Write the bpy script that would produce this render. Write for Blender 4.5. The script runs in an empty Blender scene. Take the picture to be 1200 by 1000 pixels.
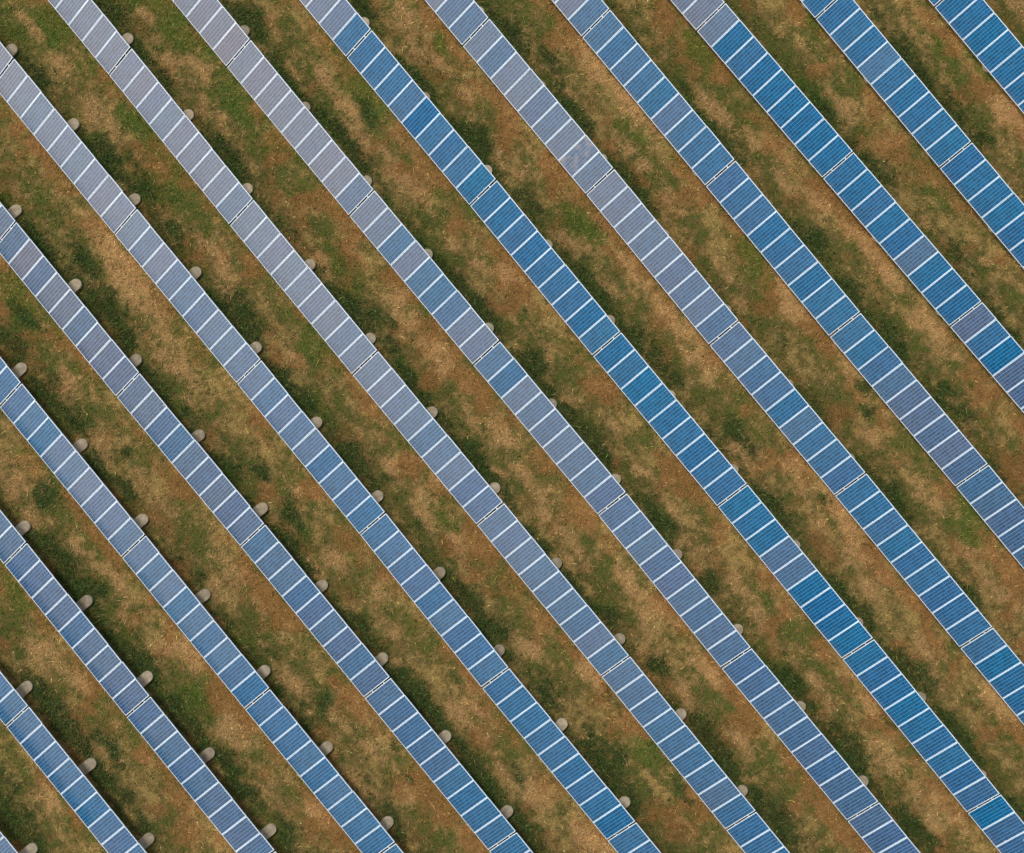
import bpy, bmesh, math
import numpy as np
from mathutils import Matrix, Vector

S = bpy.context.scene
COL = S.collection
rng = np.random.default_rng(11)

# ------------------------------------------------------------------ camera
GZ = 0.45                                   # height of the panels' lower edge above the ground
TX, TY, CAM_H = -0.03411232, -0.01014295, 88.194296
cam = bpy.data.cameras.new("camera")
cam.sensor_width = 36.0
cam.lens = 2200.0 / 1200.0 * 36.0
cam.clip_start = 1.0
cam.clip_end = 6000.0
cam_o = bpy.data.objects.new("camera", cam)
COL.objects.link(cam_o)
Rx = Matrix(((1, 0, 0), (0, math.cos(TX), -math.sin(TX)), (0, math.sin(TX), math.cos(TX))))
Ry = Matrix(((math.cos(TY), 0, math.sin(TY)), (0, 1, 0), (-math.sin(TY), 0, math.cos(TY))))
cam_o.matrix_world = Matrix.Translation((0, 0, CAM_H + GZ)) @ (Ry @ Rx).transposed().to_4x4()
S.camera = cam_o

# ------------------------------------------------------------------ sky and sun
SUN_EL, SUN_ROT = math.radians(60), math.radians(321)
world = bpy.data.worlds.new("World")
S.world = world
world.use_nodes = True
wn, wl = world.node_tree.nodes, world.node_tree.links
sky = wn.new("ShaderNodeTexSky")
sky.sky_type = 'NISHITA'
sky.sun_disc = False
sky.sun_elevation = SUN_EL
sky.sun_rotation = SUN_ROT
sky.air_density = 1.0
sky.dust_density = 1.5
# thin broken cloud over the blue
wtc = wn.new("ShaderNodeTexCoord")
cn = wn.new("ShaderNodeTexNoise")
cn.inputs['Scale'].default_value = 2.2
cn.inputs['Detail'].default_value = 5
wl.new(wtc.outputs['Generated'], cn.inputs['Vector'])
cr = wn.new("ShaderNodeMapRange")
cr.inputs['From Min'].default_value = 0.38
cr.inputs['From Max'].default_value = 0.62
cr.inputs['To Min'].default_value = 0.12
cr.inputs['To Max'].default_value = 0.5
wl.new(cn.outputs['Fac'], cr.inputs['Value'])
cm = wn.new("ShaderNodeMix")
cm.data_type = 'RGBA'
cm.inputs[7].default_value = (8.6, 8.5, 8.6, 1)
wl.new(cr.outputs[0], cm.inputs[0])
wl.new(sky.outputs[0], cm.inputs[6])
# a bright bank of cloud low in the west (the left of the picture)
BANK_AZ, BANK_EL = math.radians(-166), math.radians(20)
bdot = wn.new("ShaderNodeVectorMath")
bdot.operation = 'DOT_PRODUCT'
bdot.inputs[1].default_value = (math.cos(BANK_EL) * math.cos(BANK_AZ), math.cos(BANK_EL) * math.sin(BANK_AZ), math.sin(BANK_EL))
wl.new(wtc.outputs['Generated'], bdot.inputs[0])
bmr = wn.new("ShaderNodeMapRange")
bmr.interpolation_type = 'SMOOTHSTEP'
bmr.inputs['From Min'].default_value = math.cos(math.radians(39))
bmr.inputs['From Max'].default_value = math.cos(math.radians(2))
wl.new(bdot.outputs['Value'], bmr.inputs['Value'])
bmx = wn.new("ShaderNodeMix")
bmx.data_type = 'RGBA'
bmx.blend_type = 'ADD'
bmx.inputs[7].default_value = (57.0, 47.5, 37.0, 1)
wl.new(bmr.outputs[0], bmx.inputs[0])
wl.new(cm.outputs[2], bmx.inputs[6])
bg = wn["Background"]
wl.new(bmx.outputs[2], bg.inputs['Color'])
bg.inputs['Strength'].default_value = 0.10

sun = bpy.data.lights.new("sun", 'SUN')
sun.energy = 2.0
sun.angle = math.radians(10)
sun.color = (1.0, 0.95, 0.87)
sun_o = bpy.data.objects.new("sun", sun)
COL.objects.link(sun_o)
sd = Vector((math.cos(SUN_EL) * math.sin(SUN_ROT), math.cos(SUN_EL) * math.cos(SUN_ROT), math.sin(SUN_EL)))
sun_o.rotation_euler = sd.to_track_quat('Z', 'Y').to_euler()
sun_o.location = sd * 150

S.view_settings.view_transform = 'Standard'
S.view_settings.look = 'None'
S.view_settings.gamma = 1.0
S.view_settings.exposure = 0.0

# ------------------------------------------------------------------ layout of the rows
ANG = 0.883343087
U = np.array([math.cos(ANG), -math.sin(ANG)])      # along a row, towards the lower right
V = np.array([math.sin(ANG), math.cos(ANG)])       # across the rows, towards the upper right
TILT = 0.58338
ROW_TILT = [TILT] * 9 + [TILT - math.radians(1.2)] + [TILT - math.radians(2.2)] * 4   # the last rows stand a little flatter
PL, PW, PITCH, NPAN = 1.956, 1.003, 1.012, 9
TAB = NPAN * PITCH + 0.07                          # a table and the gap after it
AW = PL * math.cos(TILT)
OFF = [29.234, 24.527, 19.972, 15.47, 10.848, 6.259, 1.63, -3.004, -7.555, -12.255, -16.857, -21.364, -26.042, -30.66]
PHA = [-5.566, -8.71, -11.847, -15.055, -18.331, -21.412, -24.665, -27.917, -31.042, -24.995, -18.957, -13.028, -7.062, -1.05]
COR = [{0: 0}, {0: .02, 1: -.01}, {0: -.126, 1: 0, 2: .124}, {0: .009, 1: .008, 2: -.036, 3: .019},
       {0: .004, 1: .024, 2: -.026, 3: .013, 4: -.015}, {0: 0, 1: .043, 2: 0, 3: .03, 4: -.01, 5: -.067},
       {0: -.043, 1: -.037, 2: .015, 3: .076, 4: -.016, 5: .004}, {0: .034, 1: -.045, 2: -.035, 3: .017, 4: .032, 5: -.004},
       {0: .02, 1: .02, 2: .047, 3: .036, 4: -.076, 5: -.036}, {0: -.052, 1: -.046, 2: .048, 3: .069, 4: .076},
       {0: -.019, 1: 0, 2: 0, 3: .025}, {0: .013, 1: -.014}, {0: 0}, {0: 0}]


def cor(r, k):
    c = COR[r]
    ks = sorted(c)
    if k in c:
        return c[k]
    if r == 2:
        return c[0] + .125 * k
    return c[ks[0]] if k < ks[0] else c[ks[-1]]


def node(r, k):
    return U * (PHA[r] + k * TAB) + V * (OFF[r] + cor(r, k))


def row_a(x, y):
    """distance across from the nearest row's lower edge line going up-right, for arrays of ground points"""
    a = x * V[0] + y * V[1]
    s = x * U[0] + y * U[1]
    offs = np.array(sorted(OFF + [OFF[0] + 4.6 * i for i in range(1, 30)] + [OFF[-1] - 4.6 * i for i in range(1, 30)]))
    i = np.clip(np.searchsorted(offs, a) - 1, 0, len(offs) - 1)
    return a - offs[i], s, i


# ------------------------------------------------------------------ noise in numpy
def _hash(ix, iy, seed):
    h = (ix.astype(np.int64) * 374761393 + iy.astype(np.int64) * 668265263 + seed * 974634541) & 0xFFFFFFFF
    h = ((h ^ (h >> 13)) * 1274126177) & 0xFFFFFFFF
    h = h ^ (h >> 16)
    return (h & 0xFFFF) / 65535.0


def vnoise(x, y, seed):
    ix, iy = np.floor(x), np.floor(y)
    fx, fy = x - ix, y - iy
    fx, fy = fx * fx * (3 - 2 * fx), fy * fy * (3 - 2 * fy)
    a, b = _hash(ix, iy, seed), _hash(ix + 1, iy, seed)
    c, d = _hash(ix, iy + 1, seed), _hash(ix + 1, iy + 1, seed)
    return (a * (1 - fx) + b * fx) * (1 - fy) + (c * (1 - fx) + d * fx) * fy


def fbm(x, y, scale, seed, octaves=4, gain=.55):
    t, amp, tot = 0, 1.0, 0
    for o in range(octaves):
        t = t + amp * vnoise(x * scale + 17.3 * o, y * scale - 9.1 * o, seed + o)
        tot += amp
        amp *= gain
        scale *= 2.07
    return t / tot
LUSH = """-23.5,19.9,0.4 -20.0,15.8,0.7 -18.8,15.4,0.6 -18.4,14.8,0.8 -19.8,23.0,0.6 -18.6,20.9,0.4 -17.6,19.5,0.3 -14.5,16.2,0.6 -14.1,15.2,0.5 -13.3,22.6,0.5 -12.9,21.9,0.3 -11.9,19.5,0.4 -11.3,18.9,0.4 -9.2,17.2,0.6 -8.2,16.2,0.6 -7.8,18.0,0.5 -8.2,23.2,0.5 -5.0,19.1,0.4 -3.3,17.2,0.3 -2.5,16.6,0.6 -2.1,16.0,0.5 -1.7,22.1,0.6 -0.9,21.5,0.5 -0.7,21.5,0.6 0.7,20.5,0.5 1.5,19.1,0.3 2.0,18.2,0.5 2.7,17.2,0.4 4.6,14.6,0.7 5.0,14.2,0.5 0.0,13.8,0.6 4.6,21.5,0.3 7.2,19.2,0.3 8.6,17.4,0.6 9.2,16.8,0.5 16.5,22.5,0.3 17.7,20.7,0.6 18.3,19.8,0.6 19.7,18.4,0.6 20.1,17.8,0.6 21.3,16.6,0.5 15.3,16.4,0.5 16.1,15.4,0.5 16.9,15.0,0.5 13.9,18.0,0.4 -23.6,12.0,0.5 -21.4,11.1,0.6 -20.8,10.3,0.6 -19.9,9.1,0.5 -19.5,8.3,0.6 -19.1,7.5,0.4 -24.0,8.3,0.6 -24.4,7.1,0.6 -16.9,12.2,0.3 -13.9,8.7,0.6 -13.4,7.7,0.5 -22.9,4.8,0.6 -21.5,3.4,0.6 -22.3,4.2,0.6 -11.8,11.1,0.3 -9.0,8.7,0.6 -8.4,8.9,0.6 -7.4,8.3,0.5 -7.0,7.9,0.5 -4.1,10.7,0.4 -3.9,10.3,0.4 -2.9,9.1,0.6 -1.9,8.3,0.6 -6.6,6.9,0.5 -5.7,5.4,0.4 -8.2,8.1,0.5 -12.4,5.5,0.6 -11.0,4.2,0.5 -4.9,4.2,0.5 2.7,9.9,0.7 3.3,9.3,0.6 5.0,7.1,0.6 6.0,6.3,0.6 6.8,5.4,0.4 0.3,5.9,0.6 0.9,4.6,0.5 1.7,3.4,0.5 15.2,9.5,0.6 16.0,8.3,0.5 17.0,7.3,0.5 17.4,6.7,0.5 13.6,11.7,0.5 20.1,11.1,0.5 21.3,9.5,0.4 22.1,8.3,0.4 22.9,7.5,0.5 19.6,4.6,0.5 20.4,3.8,0.6 15.6,5.0,0.3 15.6,4.0,0.3 12.0,7.1,0.4 -23.1,-0.4,0.4 -22.7,-0.2,0.5 -22.3,-3.0,0.6 -21.7,-4.4,0.5 -21.0,-4.6,0.6 -20.4,-4.8,0.4 -19.3,1.8,0.3 -20.3,1.0,0.4 -19.1,-0.0,0.4 -15.4,-4.0,0.3 -14.0,1.2,0.4 -8.2,1.8,0.6 -7.8,1.2,0.6 -7.3,0.6,0.5 -11.4,-1.2,0.6 -12.8,0.8,0.4 -11.6,-2.6,0.5 -11.2,-3.4,0.5 -5.3,-1.6,0.3 -2.5,1.4,0.6 -2.1,1.0,0.5 -3.1,-4.8,0.6 -2.5,-5.2,0.5 -1.9,-6.2,0.6 -7.7,-6.6,0.4 2.9,2.4,0.6 1.9,-4.4,0.6 2.3,-5.0,0.5 0.1,-2.6,0.5 5.9,-1.0,0.5 6.3,-1.6,0.5 10.0,2.2,0.6 9.6,2.6,0.6 8.7,-4.4,0.4 3.9,-5.8,0.4 11.2,-0.6,0.6 11.6,-1.0,0.6 14.6,-4.6,0.4 14.8,-5.0,0.5 16.8,0.2,0.4 17.2,-0.6,0.5 13.8,-0.4,0.2 17.7,1.1,0.2 20.2,-4.6,0.5 20.8,-5.0,0.4 15.7,-5.8,0.4 -23.0,-9.5,0.5 -22.6,-10.1,0.5 -21.6,-11.1,0.5 -21.0,-11.9,0.4 -19.8,-12.2,0.6 -20.0,-13.4,0.5 -19.0,-14.6,0.5 -18.1,-15.6,0.5 -23.8,-15.6,0.8 -24.2,-15.1,0.6 -24.6,-13.5,0.5 -18.2,-8.0,0.6 -16.8,-10.2,0.5 -15.8,-11.0,0.4 -14.1,-13.0,0.5 -13.3,-14.0,0.5 -12.2,-7.6,0.3 -9.7,-9.8,0.4 -9.9,-10.2,0.3 -11.3,-16.4,0.4 -11.5,-15.4,0.4 -5.3,-9.4,0.6 -4.9,-10.2,0.6 -5.7,-9.0,0.5 -2.9,-12.6,0.6 -2.1,-13.8,0.5 -2.5,-13.2,0.5 -3.7,-9.0,0.2 -6.5,-12.2,0.2 -5.7,-13.4,0.2 -6.3,-15.6,0.4 3.3,-12.2,0.6 3.9,-12.6,0.6 4.1,-13.4,0.6 4.5,-14.2,0.5 3.1,-11.4,0.5 1.1,-9.4,0.4 0.9,-9.0,0.4 5.9,-8.2,0.4 7.9,-11.0,0.6 8.7,-11.8,0.5 9.1,-12.6,0.5 -0.3,-13.4,0.4 10.7,-14.6,0.3 -0.1,-15.6,0.6 6.7,-13.4,0.3 7.1,-14.2,0.3 3.9,-10.2,0.4 12.3,-9.0,0.5 14.3,-11.0,0.3 15.1,-12.2,0.6 14.5,-12.0,0.5 15.5,-12.6,0.5 17.5,-8.2,0.6 18.3,-8.6,0.5 19.5,-11.0,0.5 20.3,-11.8,0.5 19.9,-11.4,0.5 11.9,-15.4,0.5 11.5,-15.2,0.5 16.7,-10.9,0.3 17.5,-15.4,0.6 18.3,-16.2,0.5"""
FRESH = """-19.0,17.5,0.6 -16.8,22.0,0.8 -14.1,18.3,0.5 -18.4,14.6,0.6 -7.6,18.5,0.6 -4.4,21.1,0.3 2.3,12.5,0.6 3.1,11.9,0.4 19.1,20.9,0.5 -9.4,11.1,0.6 -10.6,7.1,0.6 -4.5,-1.2,0.5 5.3,-12.4,0.5 20.8,-1.0,0.7 20.4,-1.8,0.7 -24.0,8.7,0.6 -5.7,5.4,0.6 -22.9,22.2,0.6 -24.9,22.6,0.5 12.9,18.8,0.6 21.4,20.0,0.6 5.0,17.2,0.5 10.4,11.1,0.6 17.3,11.1,0.5 -2.5,20.9,0.5 -11.0,-1.8,0.6 -14.6,0.6,0.4 -24.3,-5.0,0.5 -15.8,-9.8,0.6 3.1,11.1,0.5 13.7,22.5,0.5 8.0,20.9,0.5"""
DRY = """-24.3,22.4,0.5 -23.5,21.8,0.3 -22.3,20.1,0.6 -20.8,18.1,0.6 -20.0,17.3,0.6 -19.8,16.6,0.3 -18.7,15.8,0.3 -17.2,20.3,0.7 -15.9,19.9,0.7 -15.5,18.1,0.6 -14.7,17.4,0.5 -18.4,22.8,0.3 -24.2,14.2,0.4 -22.4,13.8,0.6 -11.5,20.0,0.4 -9.9,19.6,0.6 -12.7,20.9,0.3 -8.8,18.3,0.6 -8.8,17.3,0.4 -8.0,16.6,0.4 -6.8,15.8,0.4 -5.6,14.4,0.7 -6.6,15.0,0.4 -6.2,22.5,0.9 -5.4,20.9,0.6 -3.3,18.9,0.4 -2.7,17.6,0.4 -1.5,15.8,0.4 -4.6,20.3,0.4 -12.3,22.1,0.4 3.2,20.1,0.8 4.8,18.4,0.8 1.3,19.7,0.3 1.9,18.8,0.3 4.8,16.0,0.4 5.2,15.6,0.4 6.8,13.5,0.5 -0.5,15.2,0.6 0.3,13.6,0.3 8.2,18.6,0.5 9.0,18.0,0.5 10.4,16.6,0.4 10.0,20.9,0.6 17.5,22.1,0.3 18.1,21.5,0.3 18.7,21.3,0.3 19.7,19.2,0.3 14.5,18.6,0.5 14.9,18.0,0.4 22.6,18.0,0.6 23.0,23.1,0.5 12.0,14.6,0.6 13.6,13.7,0.4 21.5,14.9,0.5 -19.1,9.9,1.0 -18.3,8.7,0.8 -17.5,7.5,0.6 -17.1,6.3,0.8 -16.3,5.5,0.6 -20.0,11.5,0.6 -15.1,11.5,0.6 -14.5,10.3,0.5 -20.8,9.9,0.4 -21.9,5.0,0.6 -20.7,4.4,0.3 -23.2,8.1,0.2 -16.1,4.2,0.4 -14.5,9.3,0.4 -6.0,8.1,0.9 -5.3,7.3,0.6 -4.5,6.5,0.7 -9.8,10.7,0.4 -10.2,11.1,0.3 -11.2,6.3,0.3 -9.8,4.6,0.3 -3.7,11.9,0.4 -2.5,10.7,0.4 -1.3,10.3,0.4 -2.7,3.4,0.5 -3.1,4.0,0.4 1.9,11.7,0.5 3.1,10.9,0.5 3.9,9.5,0.4 5.0,10.1,0.4 6.2,8.5,0.6 6.8,7.7,0.6 7.6,6.3,0.6 8.0,5.8,0.5 9.0,10.7,0.4 9.4,10.1,0.3 1.9,4.2,0.6 0.7,6.5,0.4 4.6,10.7,0.3 10.0,8.9,0.4 15.5,11.9,0.6 16.1,11.1,0.5 16.7,10.3,0.5 12.0,9.9,0.5 12.4,8.7,0.6 18.9,12.7,0.3 18.4,7.9,0.6 19.2,7.1,0.5 15.2,5.8,0.6 20.8,3.4,0.4 21.5,10.7,0.3 -24.7,0.4,0.6 -24.3,0.8,0.5 -23.7,-1.2,0.5 -20.5,2.2,0.7 -20.9,2.0,0.6 -18.5,0.8,0.5 -21.5,-2.6,0.6 -20.7,-3.4,0.5 -20.0,-4.0,0.5 -19.4,-4.6,0.4 -17.4,-1.0,0.4 -17.8,-0.2,0.4 -14.4,-3.6,0.6 -14.8,-4.6,0.5 -15.2,-5.8,0.5 -19.0,-5.8,0.5 -23.9,-4.2,0.5 -6.7,1.0,0.5 -4.9,-1.2,0.6 -5.1,-0.6,0.5 -4.1,0.6,0.5 -3.5,-2.6,0.5 -6.1,-3.4,0.7 -9.4,-3.4,0.5 -7.3,-5.0,0.6 -11.2,-0.0,0.4 -9.7,-5.8,0.3 -6.9,-6.2,0.5 -1.3,2.6,0.6 -1.3,0.6,0.5 -12.4,-1.0,0.3 -10.2,-3.8,0.6 -0.5,1.0,0.6 0.3,-0.2,0.6 0.7,-1.2,0.6 1.3,-1.8,0.5 1.9,-2.4,0.5 2.5,-3.4,0.4 3.9,3.0,0.5 5.5,0.8,0.5 6.7,-1.0,0.5 7.5,-2.6,0.5 7.9,-3.0,0.5 9.6,1.8,0.6 10.4,2.0,0.5 9.9,-4.6,0.6 10.3,-5.2,0.6 4.5,-4.2,0.5 4.7,-4.8,0.5 5.5,-6.2,0.6 10.7,-5.8,0.6 1.7,-3.2,0.4 14.4,-0.6,0.7 13.6,-1.4,0.6 15.2,-3.0,0.6 16.0,-4.6,0.6 18.4,-0.2,0.6 19.0,-0.8,0.5 20.4,-3.0,0.6 21.2,-3.8,0.6 21.8,-4.6,0.6 22.4,-5.0,0.6 14.8,-1.8,0.6 12.4,0.6,0.6 16.2,2.4,0.5 -23.6,-8.7,0.3 -23.0,-7.8,0.7 -21.6,-9.0,0.5 -20.4,-12.6,0.5 -19.8,-13.4,0.4 -13.9,-11.4,0.6 -14.1,-11.8,0.5 -16.2,-7.8,0.5 -17.4,-7.4,0.5 -22.6,-14.8,0.6 -21.8,-13.1,0.5 -9.1,-10.6,0.5 -8.9,-11.0,0.5 -11.3,-9.0,0.6 -10.9,-9.8,0.6 -8.5,-13.4,0.6 -7.5,-14.6,0.6 -6.5,-8.2,0.4 -3.3,-10.6,0.6 -2.5,-10.2,0.5 -1.3,-13.0,0.5 -5.7,-14.2,0.5 -6.9,-15.4,0.6 -10.3,-15.0,0.5 -3.7,-12.2,0.4 -12.5,-14.2,0.5 -7.7,-12.2,0.6 -0.1,-7.4,0.6 5.5,-7.8,0.6 7.1,-9.4,0.5 7.5,-10.2,0.5 9.9,-11.8,0.7 9.5,-13.0,0.6 8.3,-8.6,0.6 -0.1,-14.2,0.5 0.7,-14.6,0.5 3.1,-16.6,0.8 2.3,-16.2,0.6 10.3,-15.8,0.5 4.3,-8.6,0.5 2.7,-8.6,0.5 9.1,-14.2,0.6 13.5,-9.0,0.5 13.9,-9.8,0.5 15.9,-10.2,0.4 16.3,-12.2,0.6 16.7,-12.6,0.6 14.7,-7.8,0.6 21.9,-9.8,0.6 22.3,-10.2,0.5 18.3,-14.6,0.7 18.7,-15.4,0.6 19.9,-15.8,0.6 18.3,-7.4,0.6 19.1,-9.0,0.5"""


def blobs(text):
    return np.array([[float(q) for q in w.split(',')] for w in text.split()])


def blob_field(x, y, bl, stretch=2.2):
    """soft patches, a little longer along the rows than across"""
    out = np.zeros_like(x)
    for bx, by, br in bl:
        m = np.where((np.abs(x - bx) < 3.2 * br) & (np.abs(y - by) < 3.2 * br))[0]
        if not len(m):
            continue
        dx, dy = x[m] - bx, y[m] - by
        du, dv = (dx * U[0] + dy * U[1]) / stretch, dx * V[0] + dy * V[1]
        g = np.exp(-(du * du + dv * dv) / (br * br) * 1.1)
        out[m] = np.maximum(out[m], g)
    return out


B_LUSH, B_FRESH, B_DRY = blobs(LUSH), blobs(FRESH), blobs(DRY)


def ss(v, a, b):
    t = np.clip((v - a) / (b - a), 0, 1)
    return t * t * (3 - 2 * t)


def vegetation(x, y):
    """how dry, lush and fresh the sward is at ground points (0..1 each)"""
    wx = x + .8 * (fbm(x, y, .9, 5, 4) - .5)
    wy = y + .8 * (fbm(x, y, .9, 25, 4) - .5)
    n1 = fbm(x, y, .55, 41, 4)
    n2 = fbm(x, y, 1.9, 61, 4, .65)
    n3 = .65 * fbm(x, y, 5.0, 81, 4, .75) + .35 * fbm(x, y, 14.0, 91, 2, .7)
    a, s, i = row_a(wx, wy)
    moist = ss(a, 1.2, 1.75) * (1 - ss(a, 1.9, 2.45))                  # the strip behind the panels
    drip = ss(a, 3.5, 4.1) + (1 - ss(a, .0, .35))                      # bare strip along the lower edge
    lush = .95 * blob_field(wx, wy, B_LUSH) + (.20 + .78 * fbm(x * U[0] * .4 + y * U[1] * .4, x * V[0] + y * V[1], .5, 401, 3)) * moist
    lush = ss(lush + 1.2 * (n2 - .5) + 1.5 * (n3 - .5) + .5 * (n1 - .5), .27, 1.05)
    dry = .95 * blob_field(wx, wy, B_DRY) + .22 * np.clip(drip, 0, 1)
    dry = ss(dry - 1.1 * (n2 - .5) + 1.5 * (n3 - .5) + .3 * (fbm(x, y, .3, 101, 2) - .5), .36, 1.1)
    fresh = .8 * blob_field(wx, wy, B_FRESH) + .9 * (fbm(x, y, .42, 121, 3) - .5)
    fresh = fresh + .26 * np.clip((y * .8 - x * .6) / 25, -1, 1)           # greener towards the upper left
    fresh = ss(fresh + .8 * (fbm(x, y, 2.6, 141, 3) - .5), .12, .75)
    dry = dry * (1 - .85 * lush)
    rust = ss(fbm(x, y, .8, 161, 4) + .18 * np.clip(drip, 0, 1), .52, .78)
    return dry, lush, fresh, rust


MID = np.array((.195, .140, .048))
DRYC = np.array((.490, .290, .118))
RUST = np.array((.300, .135, .048))
FRESHC = np.array((.078, .122, .022))
LUSHC = np.array((.042, .070, .021))
OLIVE = np.array((.104, .116, .028))
STRAW = np.array((.390, .270, .092))


def sward_colour(x, y, veg=None):
    dry, lush, fresh, rust = veg if veg is not None else vegetation(x, y)
    c = np.tile(MID, (len(x), 1))
    uu, vv = (x * U[0] + y * U[1]) * .30, x * V[0] + y * V[1]         # growth follows the rows
    mo = .5 * fbm(uu, vv, 1.2, 301, 5, .75) + .5 * fbm(x, y, 2.2, 331, 4, .8)
    c = c + (OLIVE - c) * (.92 * ss(mo, .46, .58))[:, None]
    c = c + (STRAW - c) * (.75 * ss(mo, .49, .36))[:, None]
    c = c + (RUST - c) * (.62 * rust)[:, None]
    c = c + (FRESHC - c) * (.75 * fresh)[:, None]
    c = c + (DRYC - c) * (.76 * dry)[:, None]
    c = c + (LUSHC - c) * (.82 * lush)[:, None]
    return c


# ------------------------------------------------------------------ materials
def new_mat(name):
    m = bpy.data.materials.new(name)
    m.use_nodes = True
    return m, m.node_tree.nodes, m.node_tree.links, m.node_tree.nodes["Principled BSDF"]


def plain(name, col, rough=.5, metal=0.0, noise=.0, scale=6.0):
    m, n, l, b = new_mat(name)
    b.inputs['Roughness'].default_value = rough
    b.inputs['Metallic'].default_value = metal
    tc = n.new("ShaderNodeTexCoord")
    nz = n.new("ShaderNodeTexNoise")
    nz.inputs['Scale'].default_value = scale
    nz.inputs['Detail'].default_value = 6
    l.new(tc.outputs['Object'], nz.inputs['Vector'])
    mx = n.new("ShaderNodeMix")
    mx.data_type = 'RGBA'
    mx.inputs[6].default_value = tuple(c * (1 - noise) for c in col) + (1,)
    mx.inputs[7].default_value = tuple(min(1, c * (1 + noise)) for c in col) + (1,)
    l.new(nz.outputs['Fac'], mx.inputs[0])
    l.new(mx.outputs[2], b.inputs['Base Color'])
    return m


M_FRAME = plain("anodised_frame", (.50, .61, .72), .42, 0.0, .06, 9)
M_STEEL = plain("galvanised_steel", (.50, .51, .52), .45, .55, .15, 14)
M_BACK = plain("backsheet", (.62, .63, .64), .6, 0, .04)


def concrete():
    m, n, l, b = new_mat("weathered_concrete")
    tc = n.new("ShaderNodeTexCoord")
    oi = n.new("ShaderNodeObjectInfo")
    ad = n.new("ShaderNodeVectorMath")
    l.new(tc.outputs['Object'], ad.inputs[0])
    l.new(oi.outputs['Location'], ad.inputs[1])
    n1 = n.new("ShaderNodeTexNoise")
    n1.inputs['Scale'].default_value = 5
    n1.inputs['Detail'].default_value = 6
    n2 = n.new("ShaderNodeTexNoise")
    n2.inputs['Scale'].default_value = 60
    n2.inputs['Detail'].default_value = 3
    l.new(ad.outputs[0], n1.inputs['Vector'])
    l.new(ad.outputs[0], n2.inputs['Vector'])
    r = n.new("ShaderNodeValToRGB")
    r.color_ramp.elements[0].color = (.36, .285, .18, 1)
    r.color_ramp.elements[0].position = .3
    r.color_ramp.elements[1].color = (.58, .49, .345, 1)
    r.color_ramp.elements[1].position = .68
    l.new(n1.outputs['Fac'], r.inputs[0])
    mx = n.new("ShaderNodeMix")
    mx.data_type = 'RGBA'
    mx.blend_type = 'MULTIPLY'
    mx.inputs[0].default_value = .35
    l.new(r.outputs[0], mx.inputs[6])
    l.new(n2.outputs['Color'], mx.inputs[7])
    hv = n.new("ShaderNodeHueSaturation")
    mr = n.new("ShaderNodeMapRange")
    mr.inputs['To Min'].default_value = .75
    mr.inputs['To Max'].default_value = 1.2
    l.new(oi.outputs['Random'], mr.inputs['Value'])
    l.new(mr.outputs[0], hv.inputs['Value'])
    l.new(mx.outputs[2], hv.inputs['Color'])
    l.new(hv.outputs[0], b.inputs['Base Color'])
    b.inputs['Roughness'].default_value = .9
    bp = n.new("ShaderNodeBump")
    bp.inputs['Strength'].default_value = .4
    bp.inputs['Distance'].default_value = .01
    l.new(n2.outputs['Fac'], bp.inputs['Height'])
    l.new(bp.outputs[0], b.inputs['Normal'])
    return m


M_CONC = concrete()


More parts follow.
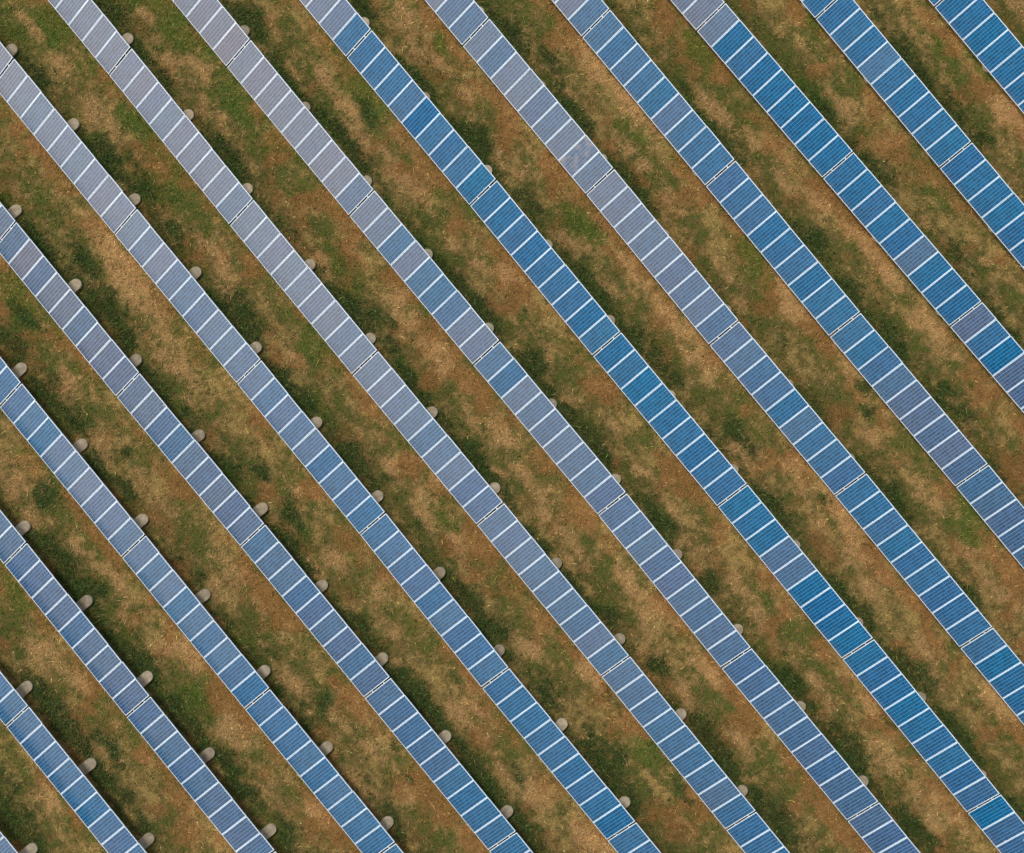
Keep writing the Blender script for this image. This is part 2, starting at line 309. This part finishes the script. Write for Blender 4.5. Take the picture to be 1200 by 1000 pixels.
def solar_glass():
    """72 polycrystalline cells under glass; the panel's own object colour gives R = sky sheen painted into its cells, G = hue of its cells, B = mottling"""
    m, n, l, b = new_mat("solar_glass")
    tc = n.new("ShaderNodeTexCoord")
    oi = n.new("ShaderNodeObjectInfo")
    oc = n.new("ShaderNodeSeparateColor")
    l.new(oi.outputs['Color'], oc.inputs[0])
    sep = n.new("ShaderNodeSeparateXYZ")
    l.new(tc.outputs['UV'], sep.inputs[0])

    def math_(op, a, bb=None, clamp=False):
        q = n.new("ShaderNodeMath")
        q.operation = op
        q.use_clamp = clamp
        for i, v in enumerate((a, bb)):
            if v is None:
                continue
            if isinstance(v, (int, float)):
                q.inputs[i].default_value = v
            else:
                l.new(v, q.inputs[i])
        return q.outputs[0]

    def mixc(fac, a, bb, mode='MIX'):
        q = n.new("ShaderNodeMix")
        q.data_type = 'RGBA'
        q.blend_type = mode
        for i, v in ((0, fac), (6, a), (7, bb)):
            if isinstance(v, (int, float)):
                q.inputs[i].default_value = v
            elif isinstance(v, tuple):
                q.inputs[i].default_value = v
            else:
                l.new(v, q.inputs[i])
        return q.outputs[2]

    ux = math_('MULTIPLY', sep.outputs[0], 6.0)
    uy = math_('MULTIPLY', sep.outputs[1], 12.0)
    fx, fy = math_('FRACT', ux), math_('FRACT', uy)
    dx = math_('ABSOLUTE', math_('SUBTRACT', fx, .5))
    dy = math_('ABSOLUTE', math_('SUBTRACT', fy, .5))
    gapx = math_('GREATER_THAN', dx, .5 - COLGAP)
    gapy = math_('GREATER_THAN', dy, .5 - ROWGAP)
    # three silver bus bars along each column
    bf = math_('FRACT', math_('MULTIPLY', fx, 3.0))
    bus = math_('LESS_THAN', math_('ABSOLUTE', math_('SUBTRACT', bf, .5)), .030)
    # each cell slightly its own blue
    cx = n.new("ShaderNodeCombineXYZ")
    l.new(math_('FLOOR', ux), cx.inputs[0])
    l.new(math_('FLOOR', uy), cx.inputs[1])
    l.new(math_('MULTIPLY', oi.outputs['Random'], 97.0), cx.inputs[2])
    wnz = n.new("ShaderNodeTexWhiteNoise")
    wnz.noise_dimensions = '3D'
    l.new(cx.outputs[0], wnz.inputs['Vector'])
    # crystal flakes
    vo = n.new("ShaderNodeTexVoronoi")
    vo.inputs['Scale'].default_value = 55
    l.new(tc.outputs['Object'], vo.inputs['Vector'])
    vsep = n.new("ShaderNodeSeparateColor")
    l.new(vo.outputs['Color'], vsep.inputs[0])
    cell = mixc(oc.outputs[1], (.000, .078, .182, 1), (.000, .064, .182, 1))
    sheen_tint = mixc(oc.outputs[1], (.034, .058, .108, 1), (.044, .050, .104, 1))  # greyed cell colour that stands in for reflected sky
    base = mixc(oc.outputs[0], cell, sheen_tint)
    val = math_('ADD', .66, math_('ADD', math_('MULTIPLY', wnz.outputs['Value'], .44), math_('MULTIPLY', vsep.outputs[0], .14)))
    vv = n.new("ShaderNodeCombineXYZ")
    for i in range(3):
        l.new(val, vv.inputs[i])
    base = mixc(1.0, base, vv.outputs[0], 'MULTIPLY')
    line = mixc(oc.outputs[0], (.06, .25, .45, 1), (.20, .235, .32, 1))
    base = mixc(math_('MULTIPLY', bus, .35), base, line)
    base = mixc(math_('MULTIPLY', gapy, .60), base, line)
    base = mixc(math_('MULTIPLY', gapx, .85), base, line)
    # blotches of dried dirt on the few panels that have them
    nz = n.new("ShaderNodeTexNoise")
    nz.inputs['Scale'].default_value = 2.1
    nz.inputs['Detail'].default_value = 4
    l.new(tc.outputs['Object'], nz.inputs['Vector'])
    bl = math_('MULTIPLY', math_('MULTIPLY', math_('SUBTRACT', nz.outputs['Fac'], .44, ), 5.0, True), oc.outputs[2], True)
    base = mixc(math_('MULTIPLY', bl, .75), base, (.20, .19, .21, 1))
    # streaky dust film
    nz2 = n.new("ShaderNodeTexNoise")
    nz2.inputs['Scale'].default_value = 3.0
    nz2.inputs['Detail'].default_value = 5
    mp = n.new("ShaderNodeMapping")
    mp.inputs['Scale'].default_value = (2.5, .7, 1)
    ad = n.new("ShaderNodeVectorMath")
    l.new(tc.outputs['Object'], ad.inputs[0])
    l.new(oi.outputs['Location'], ad.inputs[1])
    l.new(ad.outputs[0], mp.inputs['Vector'])
    l.new(mp.outputs[0], nz2.inputs['Vector'])
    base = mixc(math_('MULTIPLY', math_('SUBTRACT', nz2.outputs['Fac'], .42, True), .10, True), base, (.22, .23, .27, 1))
    # dirt gathered along the lower frame, and a few bird droppings
    edge = math_('MULTIPLY', math_('SUBTRACT', .10, sep.outputs[1], True), 9.0, True)
    edge = math_('MULTIPLY', edge, math_('SUBTRACT', nz2.outputs['Fac'], .35, True), True)
    base = mixc(edge, base, (.16, .135, .11, 1))
    dv = n.new("ShaderNodeTexVoronoi")
    dv.inputs['Scale'].default_value = 1.1
    l.new(ad.outputs[0], dv.inputs['Vector'])
    dsep = n.new("ShaderNodeSeparateColor")
    l.new(dv.outputs['Color'], dsep.inputs[0])
    spot = math_('MULTIPLY', math_('LESS_THAN', dv.outputs['Distance'], math_('MULTIPLY', dsep.outputs[1], .05)), math_('GREATER_THAN', dsep.outputs[0], .80))
    base = mixc(math_('MULTIPLY', spot, .8), base, (.55, .55, .52, 1))
    l.new(base, b.inputs['Base Color'])
    b.inputs['Roughness'].default_value = .17
    b.inputs['IOR'].default_value = 1.52
    sm = n.new("ShaderNodeMapRange")                       # deep blue panels reflect little, the greyed ones more
    sm.inputs['From Max'].default_value = .60
    sm.inputs['To Min'].default_value = .05
    sm.inputs['To Max'].default_value = SPEC
    l.new(oi.outputs['Alpha'], sm.inputs['Value'])
    l.new(sm.outputs[0], b.inputs['Specular IOR Level'])
    return m


COLGAP, ROWGAP, SPEC = .062, .026, 0.36
M_GLASS = solar_glass()


def ground_mat():
    m, n, l, b = new_mat("dry_grassland")
    at = n.new("ShaderNodeAttribute")
    at.attribute_name = "sward"
    tc = n.new("ShaderNodeTexCoord")
    n1 = n.new("ShaderNodeTexNoise")
    n1.inputs['Scale'].default_value = 16
    n1.inputs['Detail'].default_value = 8
    n1.inputs['Roughness'].default_value = .7
    l.new(tc.outputs['Object'], n1.inputs['Vector'])
    mr = n.new("ShaderNodeMapRange")
    mr.inputs['From Min'].default_value = .25
    mr.inputs['From Max'].default_value = .75
    mr.inputs['To Min'].default_value = .30
    mr.inputs['To Max'].default_value = 1.40
    l.new(n1.outputs['Fac'], mr.inputs['Value'])
    hv = n.new("ShaderNodeHueSaturation")
    l.new(mr.outputs[0], hv.inputs['Value'])
    l.new(at.outputs['Color'], hv.inputs['Color'])
    l.new(hv.outputs[0], b.inputs['Base Color'])
    b.inputs['Roughness'].default_value = 1
    b.inputs['Specular IOR Level'].default_value = 0
    bp = n.new("ShaderNodeBump")
    bp.inputs['Strength'].default_value = .8
    bp.inputs['Distance'].default_value = .05
    l.new(n1.outputs['Fac'], bp.inputs['Height'])
    l.new(bp.outputs[0], b.inputs['Normal'])
    return m


def blade_mat():
    m, n, l, b = new_mat("grass_blades")
    at = n.new("ShaderNodeAttribute")
    at.attribute_name = "sward"
    l.new(at.outputs['Color'], b.inputs['Base Color'])
    b.inputs['Roughness'].default_value = .85
    b.inputs['Specular IOR Level'].default_value = 0
    return m


# ------------------------------------------------------------------ ground, one sheet to the horizon
def relief(x, y):
    return .10 * (fbm(x, y, .35, 201, 3) - .5) + .07 * (fbm(x, y, 1.4, 221, 3) - .5)


def axis(lo, hi, step):
    core = np.arange(lo, hi + 1e-6, step)
    far = np.array([1, 2.5, 5, 9, 15, 25, 45, 80, 150, 300, 700, 1500, 2500.0])
    return np.concatenate([lo - far[::-1], core, hi + far])


def build_ground():
    xs, ys = axis(-30, 28, .085), axis(-21, 28, .085)
    X, Y = np.meshgrid(xs, ys)
    x, y = X.ravel(), Y.ravel()
    z = np.where((np.abs(x) < 60) & (np.abs(y) < 60), relief(x, y), 0) - .03
    nx, ny = len(xs), len(ys)
    idx = np.arange(nx * ny).reshape(ny, nx)
    q = np.stack([idx[:-1, :-1], idx[:-1, 1:], idx[1:, 1:], idx[1:, :-1]], -1).reshape(-1, 4)
    c = sward_colour(x, y)
    o = mesh_np("ground", np.stack([x, y, z], 1), q, c, ground_mat())
    o['kind'] = 'structure'
    o['label'] = 'dry grassland soil between the rows of panels'
    return o


def mesh_np(name, co, quads, col, mat):
    me = bpy.data.meshes.new(name)
    me.vertices.add(len(co))
    me.vertices.foreach_set("co", np.ascontiguousarray(co, np.float32).ravel())
    nq = len(quads)
    me.loops.add(nq * 4)
    me.loops.foreach_set("vertex_index", np.ascontiguousarray(quads, np.int32).ravel())
    me.polygons.add(nq)
    me.polygons.foreach_set("loop_start", np.arange(0, nq * 4, 4, dtype=np.int32))
    me.update(calc_edges=True)
    if col is not None:
        a = me.color_attributes.new("sward", 'FLOAT_COLOR', 'POINT')
        a.data.foreach_set("color", np.concatenate([col, np.ones((len(col), 1))], 1).astype(np.float32).ravel())
    me.materials.append(mat)
    o = bpy.data.objects.new(name, me)
    COL.objects.link(o)
    return o


# ------------------------------------------------------------------ mesh helpers
def box(bm, x0, x1, y0, y1, z0, z1):
    vs = [bm.verts.new(p) for p in ((x0, y0, z0), (x1, y0, z0), (x1, y1, z0), (x0, y1, z0),
                                    (x0, y0, z1), (x1, y0, z1), (x1, y1, z1), (x0, y1, z1))]
    for f in ((3, 2, 1, 0), (4, 5, 6, 7), (0, 1, 5, 4), (1, 2, 6, 5), (2, 3, 7, 6), (3, 0, 4, 7)):
        bm.faces.new([vs[i] for i in f])
    return vs


def to_obj(name, bm, mats, parent=None, loc=(0, 0, 0), rot=(0, 0, 0)):
    me = bpy.data.meshes.new(name)
    bm.to_mesh(me)
    bm.free()
    for m in mats if isinstance(mats, (list, tuple)) else [mats]:
        me.materials.append(m)
    o = bpy.data.objects.new(name, me)
    COL.objects.link(o)
    o.parent = parent
    o.location = loc
    o.rotation_euler = rot
    return o


def bar_between(bm, p, q, w, d):
    """a square bar from p to q"""
    p, q = Vector(p), Vector(q)
    t = (q - p)
    ln = t.length
    rot = t.to_track_quat('Z', 'Y').to_matrix().to_4x4()
    vs = box(bm, -w / 2, w / 2, -d / 2, d / 2, 0, ln)
    bmesh.ops.transform(bm, matrix=Matrix.Translation(p) @ rot, verts=vs)


# ------------------------------------------------------------------ the prototype table (local x along the row, y up the slope, origin on the ground)
def slope(y, z=0.0, tilt=TILT):
    """a point y metres up the panel plane, z above it, in table coordinates"""
    return (-AW / 2 + y * math.cos(tilt) - z * math.sin(tilt), GZ + y * math.sin(tilt) + z * math.cos(tilt))


def make_panel_meshes():
    bm = bmesh.new()
    fw = .029
    uvl = bm.loops.layers.uv.new("UVMap")
    w, h = PW / 2 - fw, PL
    vs = box(bm, -w, w, fw, h - fw, -.012, -.004)
    mx, my = .012, .020                                    # margin of white backsheet round the cells
    for f in bm.faces:
        f.material_index = 0 if f.normal.z > .5 or f.verts[0].co.z + f.verts[2].co.z > -.009 else 1
        for lp in f.loops:
            c = lp.vert.co
            lp[uvl].uv = ((c.x + w - mx) / (2 * w - 2 * mx), (c.y - fw - my) / (h - 2 * fw - 2 * my))
    bm.normal_update()
    for f in bm.faces:
        f.material_index = 0 if f.normal.z > .5 else 1
    me = bpy.data.meshes.new("solar_panel")
    bm.to_mesh(me)
    bm.free()
    me.materials.append(M_GLASS)
    me.materials.append(M_BACK)
    bm = bmesh.new()
    W = PW / 2
    box(bm, -W, -W + fw, 0, PL, -.040, 0)
    box(bm, W - fw, W, 0, PL, -.040, 0)
    box(bm, -W + fw, W - fw, 0, fw, -.040, -.0005)
    box(bm, -W + fw, W - fw, PL - fw, PL, -.040, -.0005)
    bmesh.ops.recalc_face_normals(bm, faces=bm.faces)
    fe = bpy.data.meshes.new("frame")
    bm.to_mesh(fe)
    bm.free()
    fe.materials.append(M_FRAME)
    return me, fe


PANEL_ME, FRAME_ME = make_panel_meshes()
FOOT_X = (-.819, 3.770)


def make_footing_mesh():
    """long concrete foundation block with rounded ends"""
    bm = bmesh.new()
    r, top = .262, .15
    y0, y1 = .45 - AW / 2, 1.79 - AW / 2
    ring = []
    for i in range(17):
        t = math.pi * i / 16
        ring.append((r * math.cos(t), y1 + r * math.sin(t)))
    for i in range(17):
        t = math.pi + math.pi * i / 16
        ring.append((r * math.cos(t), y0 + r * math.sin(t)))
    lo = [bm.verts.new((x, y, -.35)) for x, y in ring]
    hi = [bm.verts.new((x, y, top)) for x, y in ring]
    bm.faces.new(hi)
    bm.faces.new(lo[::-1])
    for i in range(len(ring)):
        j = (i + 1) % len(ring)
        bm.faces.new((lo[i], lo[j], hi[j], hi[i]))
    te = [e for e in bm.edges if all(v in set(hi) for v in e.verts)]
    bmesh.ops.bevel(bm, geom=te, offset=.010, segments=2, affect='EDGES')
    me = bpy.data.meshes.new("footing")
    bm.to_mesh(me)
    bm.free()
    me.materials.append(M_CONC)
    return me


def mesh_of(fill, name, mat):
    bm = bmesh.new()
    fill(bm)
    me = bpy.data.meshes.new(name)
    bm.to_mesh(me)
    bm.free()
    me.materials.append(mat)
    return me


FOOT_ME = make_footing_mesh()
RAIL_Y = (.58, 1.44)


def rail_fill(bm):
    box(bm, -TAB / 2 + .004, TAB / 2 - .004, -.025, .025, -.095, -.041)


def rafter_fill(bm, tilt):
    (y0, z0), (y1, z1) = slope(.12, -.135, tilt=tilt), slope(1.84, -.135, tilt=tilt)
    bar_between(bm, (0, y0, z0), (0, y1, z1), .07, .078)


def front_post_fill(bm, tilt):
    y, z = slope(.42, -.16, tilt=tilt)
    box(bm, -.045, .045, y - .045, y + .045, .12, z)


def rear_post_fill(bm, tilt):
    y, z = slope(1.22, -.16, tilt=tilt)
    box(bm, -.045, .045, y - .045, y + .045, .12, z)
    box(bm, -.11, .11, y - .11, y + .11, .145, .165)


def brace_fill(bm, tilt):
    y0, z0 = slope(.62, -.17, tilt=tilt)
    y1, _ = slope(1.20, 0, tilt=tilt)
    bar_between(bm, (.0, y1 - .05, .30), (.0, y0, z0), .04, .05)


RAIL_ME = mesh_of(rail_fill, "rail", M_STEEL)
PARTS = {}
for tl in sorted(set(ROW_TILT)):
    PARTS[tl] = [mesh_of(lambda bm, f=f, tl=tl: f(bm, tl), nm, M_STEEL) for f, nm in
                 ((rafter_fill, "rafter"), (front_post_fill, "post"), (rear_post_fill, "post"), (brace_fill, "brace"))]


def child(name, me, parent, loc=(0, 0, 0), rot=(0, 0, 0)):
    o = bpy.data.objects.new(name, me)
    COL.objects.link(o)
    o.parent = parent
    o.location = loc
    o.rotation_euler = rot
    return o


# how much sky sheen is put into each row's cell colour and gloss: (tables from the row's first gap, 0 = deep blue .. 1 = greyed and glossy)
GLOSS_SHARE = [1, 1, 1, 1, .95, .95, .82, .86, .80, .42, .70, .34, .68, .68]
SHEEN_TINT_SHARE = [.5, .5, 1.2, 1.2, 1.1, 1.0, .95, .85, .85, 1.1, .85, 1.0, 1.2, 1.2]  # share of the painted sky sheen that tints the cells
SKY_SHEEN = [
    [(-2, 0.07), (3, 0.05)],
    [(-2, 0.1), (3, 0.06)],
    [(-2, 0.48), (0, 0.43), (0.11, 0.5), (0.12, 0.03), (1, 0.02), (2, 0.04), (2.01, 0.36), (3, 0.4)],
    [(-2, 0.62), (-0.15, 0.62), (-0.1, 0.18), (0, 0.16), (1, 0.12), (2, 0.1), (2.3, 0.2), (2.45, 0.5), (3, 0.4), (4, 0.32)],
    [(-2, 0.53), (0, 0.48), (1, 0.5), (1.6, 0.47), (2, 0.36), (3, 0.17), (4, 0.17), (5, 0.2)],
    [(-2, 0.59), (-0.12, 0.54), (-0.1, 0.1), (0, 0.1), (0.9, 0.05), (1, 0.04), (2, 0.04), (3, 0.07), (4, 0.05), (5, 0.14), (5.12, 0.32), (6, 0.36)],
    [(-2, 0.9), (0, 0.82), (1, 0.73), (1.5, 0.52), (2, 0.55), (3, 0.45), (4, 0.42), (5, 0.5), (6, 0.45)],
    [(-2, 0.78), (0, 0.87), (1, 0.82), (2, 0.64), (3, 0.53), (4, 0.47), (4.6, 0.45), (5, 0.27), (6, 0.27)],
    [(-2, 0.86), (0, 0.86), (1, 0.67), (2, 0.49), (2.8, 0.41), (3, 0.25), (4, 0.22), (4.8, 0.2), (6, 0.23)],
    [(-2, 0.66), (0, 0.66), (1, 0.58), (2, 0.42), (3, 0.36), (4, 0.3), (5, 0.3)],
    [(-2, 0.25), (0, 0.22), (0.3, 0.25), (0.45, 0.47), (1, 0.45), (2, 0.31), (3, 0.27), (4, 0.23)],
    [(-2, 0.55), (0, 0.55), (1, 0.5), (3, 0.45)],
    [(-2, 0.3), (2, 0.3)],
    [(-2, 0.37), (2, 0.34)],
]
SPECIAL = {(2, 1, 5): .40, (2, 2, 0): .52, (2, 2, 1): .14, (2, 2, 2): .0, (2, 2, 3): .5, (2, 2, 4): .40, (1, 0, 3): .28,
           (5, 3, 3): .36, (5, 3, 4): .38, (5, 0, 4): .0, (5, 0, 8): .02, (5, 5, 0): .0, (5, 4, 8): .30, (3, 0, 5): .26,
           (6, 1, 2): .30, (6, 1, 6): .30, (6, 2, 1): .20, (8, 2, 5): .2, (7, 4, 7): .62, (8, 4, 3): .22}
BLOTCH = {(4, 0, 7)}
BLUE_HUE = {}

ORD = ["first", "second", "third", "fourth", "fifth", "sixth", "seventh", "eighth", "ninth", "tenth", "eleventh", "twelfth", "thirteenth", "fourteenth"]


def to_px(x, y, z):
    w = (Ry @ Rx) @ Vector((x, y, z - CAM_H - GZ))
    return 600 + 2200 * w.x / -w.z, 500 - 2200 * w.y / -w.z


def sees(r, k, margin=0):
    """whether any of the table's panel plane falls inside the photograph"""
    a, b = node(r, k), node(r, k + 1)
    for i in range(41):
        p = a + (b - a) * (.004 + .992 * i / 40)
        for t in (0, .25, .5, .75, 1):
            q = p + V * AW * t
            X, Y = to_px(q[0], q[1], GZ + t * PL * math.sin(TILT))
            if -margin <= X <= 1200 + margin and -margin <= Y <= 1000 + margin:
                return True
    return False


def look_words(ds):
    m = sum(ds) / len(ds)
    if m < .13:
        return "deep blue"
    if m < .30:
        return "clear blue"
    if m < .46:
        return "steel blue"
    if m < .62:
        return "dull grey-blue"
    return "pale lilac-grey"


def build_table(r, k, pos, n_in_row, seen):
    A, Bn = node(r, k), node(r, k + 1)
    mid = (A + Bn) / 2 + V * AW / 2
    d = Bn - A
    t = bpy.data.objects.new("solar_table", None)
    t.empty_display_size = .4
    COL.objects.link(t)
    t.location = (mid[0], mid[1], 0)
    t.rotation_euler = (0, 0, math.atan2(d[1], d[0]))
    sheens = []
    tilt = ROW_TILT[r]
    rafter_me, fpost_me, rpost_me, brace_me = PARTS[tilt]
    prng = np.random.default_rng(1000 + r * 40 + k)
    row_shift = prng.normal(0, .02)
    for j in range(NPAN):
        kp = k + (j + .5) / NPAN
        g = float(np.interp(kp, [q[0] for q in SKY_SHEEN[r]], [q[1] for q in SKY_SHEEN[r]]))
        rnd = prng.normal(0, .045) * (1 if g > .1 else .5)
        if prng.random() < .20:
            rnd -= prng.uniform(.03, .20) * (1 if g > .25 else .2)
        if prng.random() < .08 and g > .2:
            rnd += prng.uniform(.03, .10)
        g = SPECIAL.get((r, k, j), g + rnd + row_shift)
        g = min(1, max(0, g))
        sheens.append(g)
        y, z = slope(0, tilt=tilt)
        p = child("solar_panel", PANEL_ME, t, (-4.5 * PITCH + (j + .5) * PITCH, y, z),
                  (tilt + prng.normal(0, .005), prng.normal(0, .003), 0))
        blot = .9 if (r, k, j) in BLOTCH else 0.0
        hue = float(np.clip(prng.normal(.42, .24), 0, 1))
        p.color = (min(1, g * SHEEN_TINT_SHARE[r]), hue, blot, g * GLOSS_SHARE[r])
        child("frame", FRAME_ME, p)
        if blot:
            p['label'] = "panel blotched with pale dried dirt"
    m = sum(sheens) / NPAN
    for j, p in enumerate([c for c in t.children if c.name.startswith("solar_panel")]):
        if 'label' not in p:
            if sheens[j] - m > .22:
                p['label'] = "greyer panel than its neighbours"
            elif m - sheens[j] > .22:
                p['label'] = "deeper blue panel than its neighbours"
    for yy in RAIL_Y:
        y, z = slope(yy, tilt=tilt)
        child("rail", RAIL_ME, t, (0, y, z), (tilt, 0, 0))
    for fx in FOOT_X:
        jx, jy = prng.normal(0, .02), prng.normal(0, .03) + FOOT_SHIFT[r]
        child("rafter", rafter_me, t, (fx, 0, 0))
        child("post", fpost_me, t, (fx, 0, 0))
        child("post", rpost_me, t, (fx, 0, 0))
        child("brace", brace_me, t, (fx, 0, 0))
        child("footing", FOOT_ME, t, (fx + jx, jy, prng.normal(0, .012)), (0, 0, prng.normal(0, .03)))
        f = mid + U * (fx + jx) + V * jy
        FOOT_POS.append((f[0], f[1]))
    blot_here = any((r, k, j) in BLOTCH for j in range(NPAN))
    if seen:
        s = look_words(sheens) + " solar table"
        if blot_here:
            s = "solar table with one dirt-blotched panel"
        s += ", " + (ORD[pos] + " down" if n_in_row > 1 else "alone")
        s += " in the " + ORD[r] + " row from the upper right"
    else:
        s = look_words(sheens) + " solar table beyond the frame in the " + ORD[r] + " row from the upper-right corner"
    t['label'] = s
    t['category'] = "solar panel"
    t['group'] = "solar tables in long parallel rows on the grass"
    return t


FOOT_SHIFT = [-.15, -.15, -.15, -.14, -.12, -.11, -.09, -.06, -.02, .03, .05, .06, .06, .06]      # how far each row's footings reach out
FOOT_POS = []
build_ground()
N_TAB = 0
for r in range(14):
    ks = [k for k in range(-3, 8) if sees(r, k)]
    for pos, k in enumerate(ks):
        build_table(r, k, pos, len(ks), True)
        N_TAB += 1
print("tables", N_TAB)


# ------------------------------------------------------------------ grass: blades and leaves, far too many to count
def blades(name, n, lmin, lmax, wmin, wmax, keep, tint, seed, lean=(.25, 1.1), label=''):
    g = np.random.default_rng(seed)
    x, y = g.uniform(-30.5, 29.5, n), g.uniform(-23.5, 29.5, n)
    # inside the photograph's ground with a margin
    m = (x > -28.5) & (x < 26.5) & (y > -20) & (y < 26.5)
    a, s, i = row_a(x, y)
    m &= ~((a > .30) & (a < 1.18))                                  # nothing grows in the deep shade under the panels
    for fx, fy in FOOT_POS:
        dx, dy = x - fx, y - fy
        du, dv = dx * U[0] + dy * U[1], dx * V[0] + dy * V[1]
        m &= ~((np.abs(du) < .33) & (dv > -.9) & (dv < 1.27))
    x, y = x[m], y[m]
    veg = vegetation(x, y)
    pr = keep(x, y, *veg)
    k = g.random(len(x)) < pr
    x, y = x[k], y[k]
    veg = [v[k] for v in veg]
    n = len(x)
    col = tint(sward_colour(x, y, veg), veg, g, n)
    ln = g.uniform(lmin, lmax, n) * (1 + .25 * veg[1])
    wd = g.uniform(wmin, wmax, n)
    az = g.uniform(0, 2 * math.pi, n)
    le = g.uniform(lean[0], lean[1], n)
    dirx, diry = np.cos(az) * np.sin(le), np.sin(az) * np.sin(le)
    dz = np.cos(le)
    px, py = -np.sin(az) * wd / 2, np.cos(az) * wd / 2
    z0 = relief(x, y) - .04
    base = np.stack([x, y, z0], 1)
    side = np.stack([px, py, np.zeros(n)], 1)
    midp = base + np.stack([dirx, diry, dz], 1) * (ln * .55)[:, None]
    tip = base + np.stack([dirx * 1.25, diry * 1.25, dz * .78], 1) * ln[:, None]
    co = np.stack([base - side * .6, base + side * .6, midp + side, midp - side, tip + side * .18, tip - side * .18], 1).reshape(-1, 3)
    o = np.arange(n)[:, None] * 6
    q = np.concatenate([o + np.array([[0, 1, 2, 3]]), o + np.array([[3, 2, 4, 5]])], 0)
    c6 = np.repeat(col, 6, axis=0)
    ob = mesh_np(name, co, q, c6, BLADE)
    ob['kind'] = 'stuff'
    ob['label'] = label
    ob['category'] = 'grass'
    print(name, n)
    return ob


BLADE = blade_mat()


def vary(c, g, n, v, h):
    c = c * np.exp(g.normal(0, v, n))[:, None]
    return np.clip(c * (1 + g.normal(0, h, (n, 3))), .004, .8)


blades("grass", 380000, .08, .22, .016, .038, lambda x, y, d, l, f, r: .55 + .45 * np.clip(f + l, 0, 1),
       lambda c, veg, g, n: vary(c, g, n, .44, .10), 3,
       label='short mixed grass, half dry, between the panel rows')
blades("dry_grass", 200000, .12, .30, .015, .030, lambda x, y, d, l, f, r: np.clip(.15 + 1.1 * d, 0, 1) * (1 - .7 * l),
       lambda c, veg, g, n: vary(c * .5 + np.array((.40, .25, .10)) * .5, g, n, .26, .06), 5, (.7, 1.45),
       label='straw-coloured dead grass lying in patches between the rows')
blades("weeds", 420000, .06, .18, .022, .050, lambda x, y, d, l, f, r: np.clip(.04 + .9 * l ** 1.6, 0, 1),
       lambda c, veg, g, n: vary(c * .5 + np.array((.062, .098, .024)) * .5, g, n, .45, .11), 7, (.3, 1.4),
       label='dark green leafy weeds in clumps behind the panels')
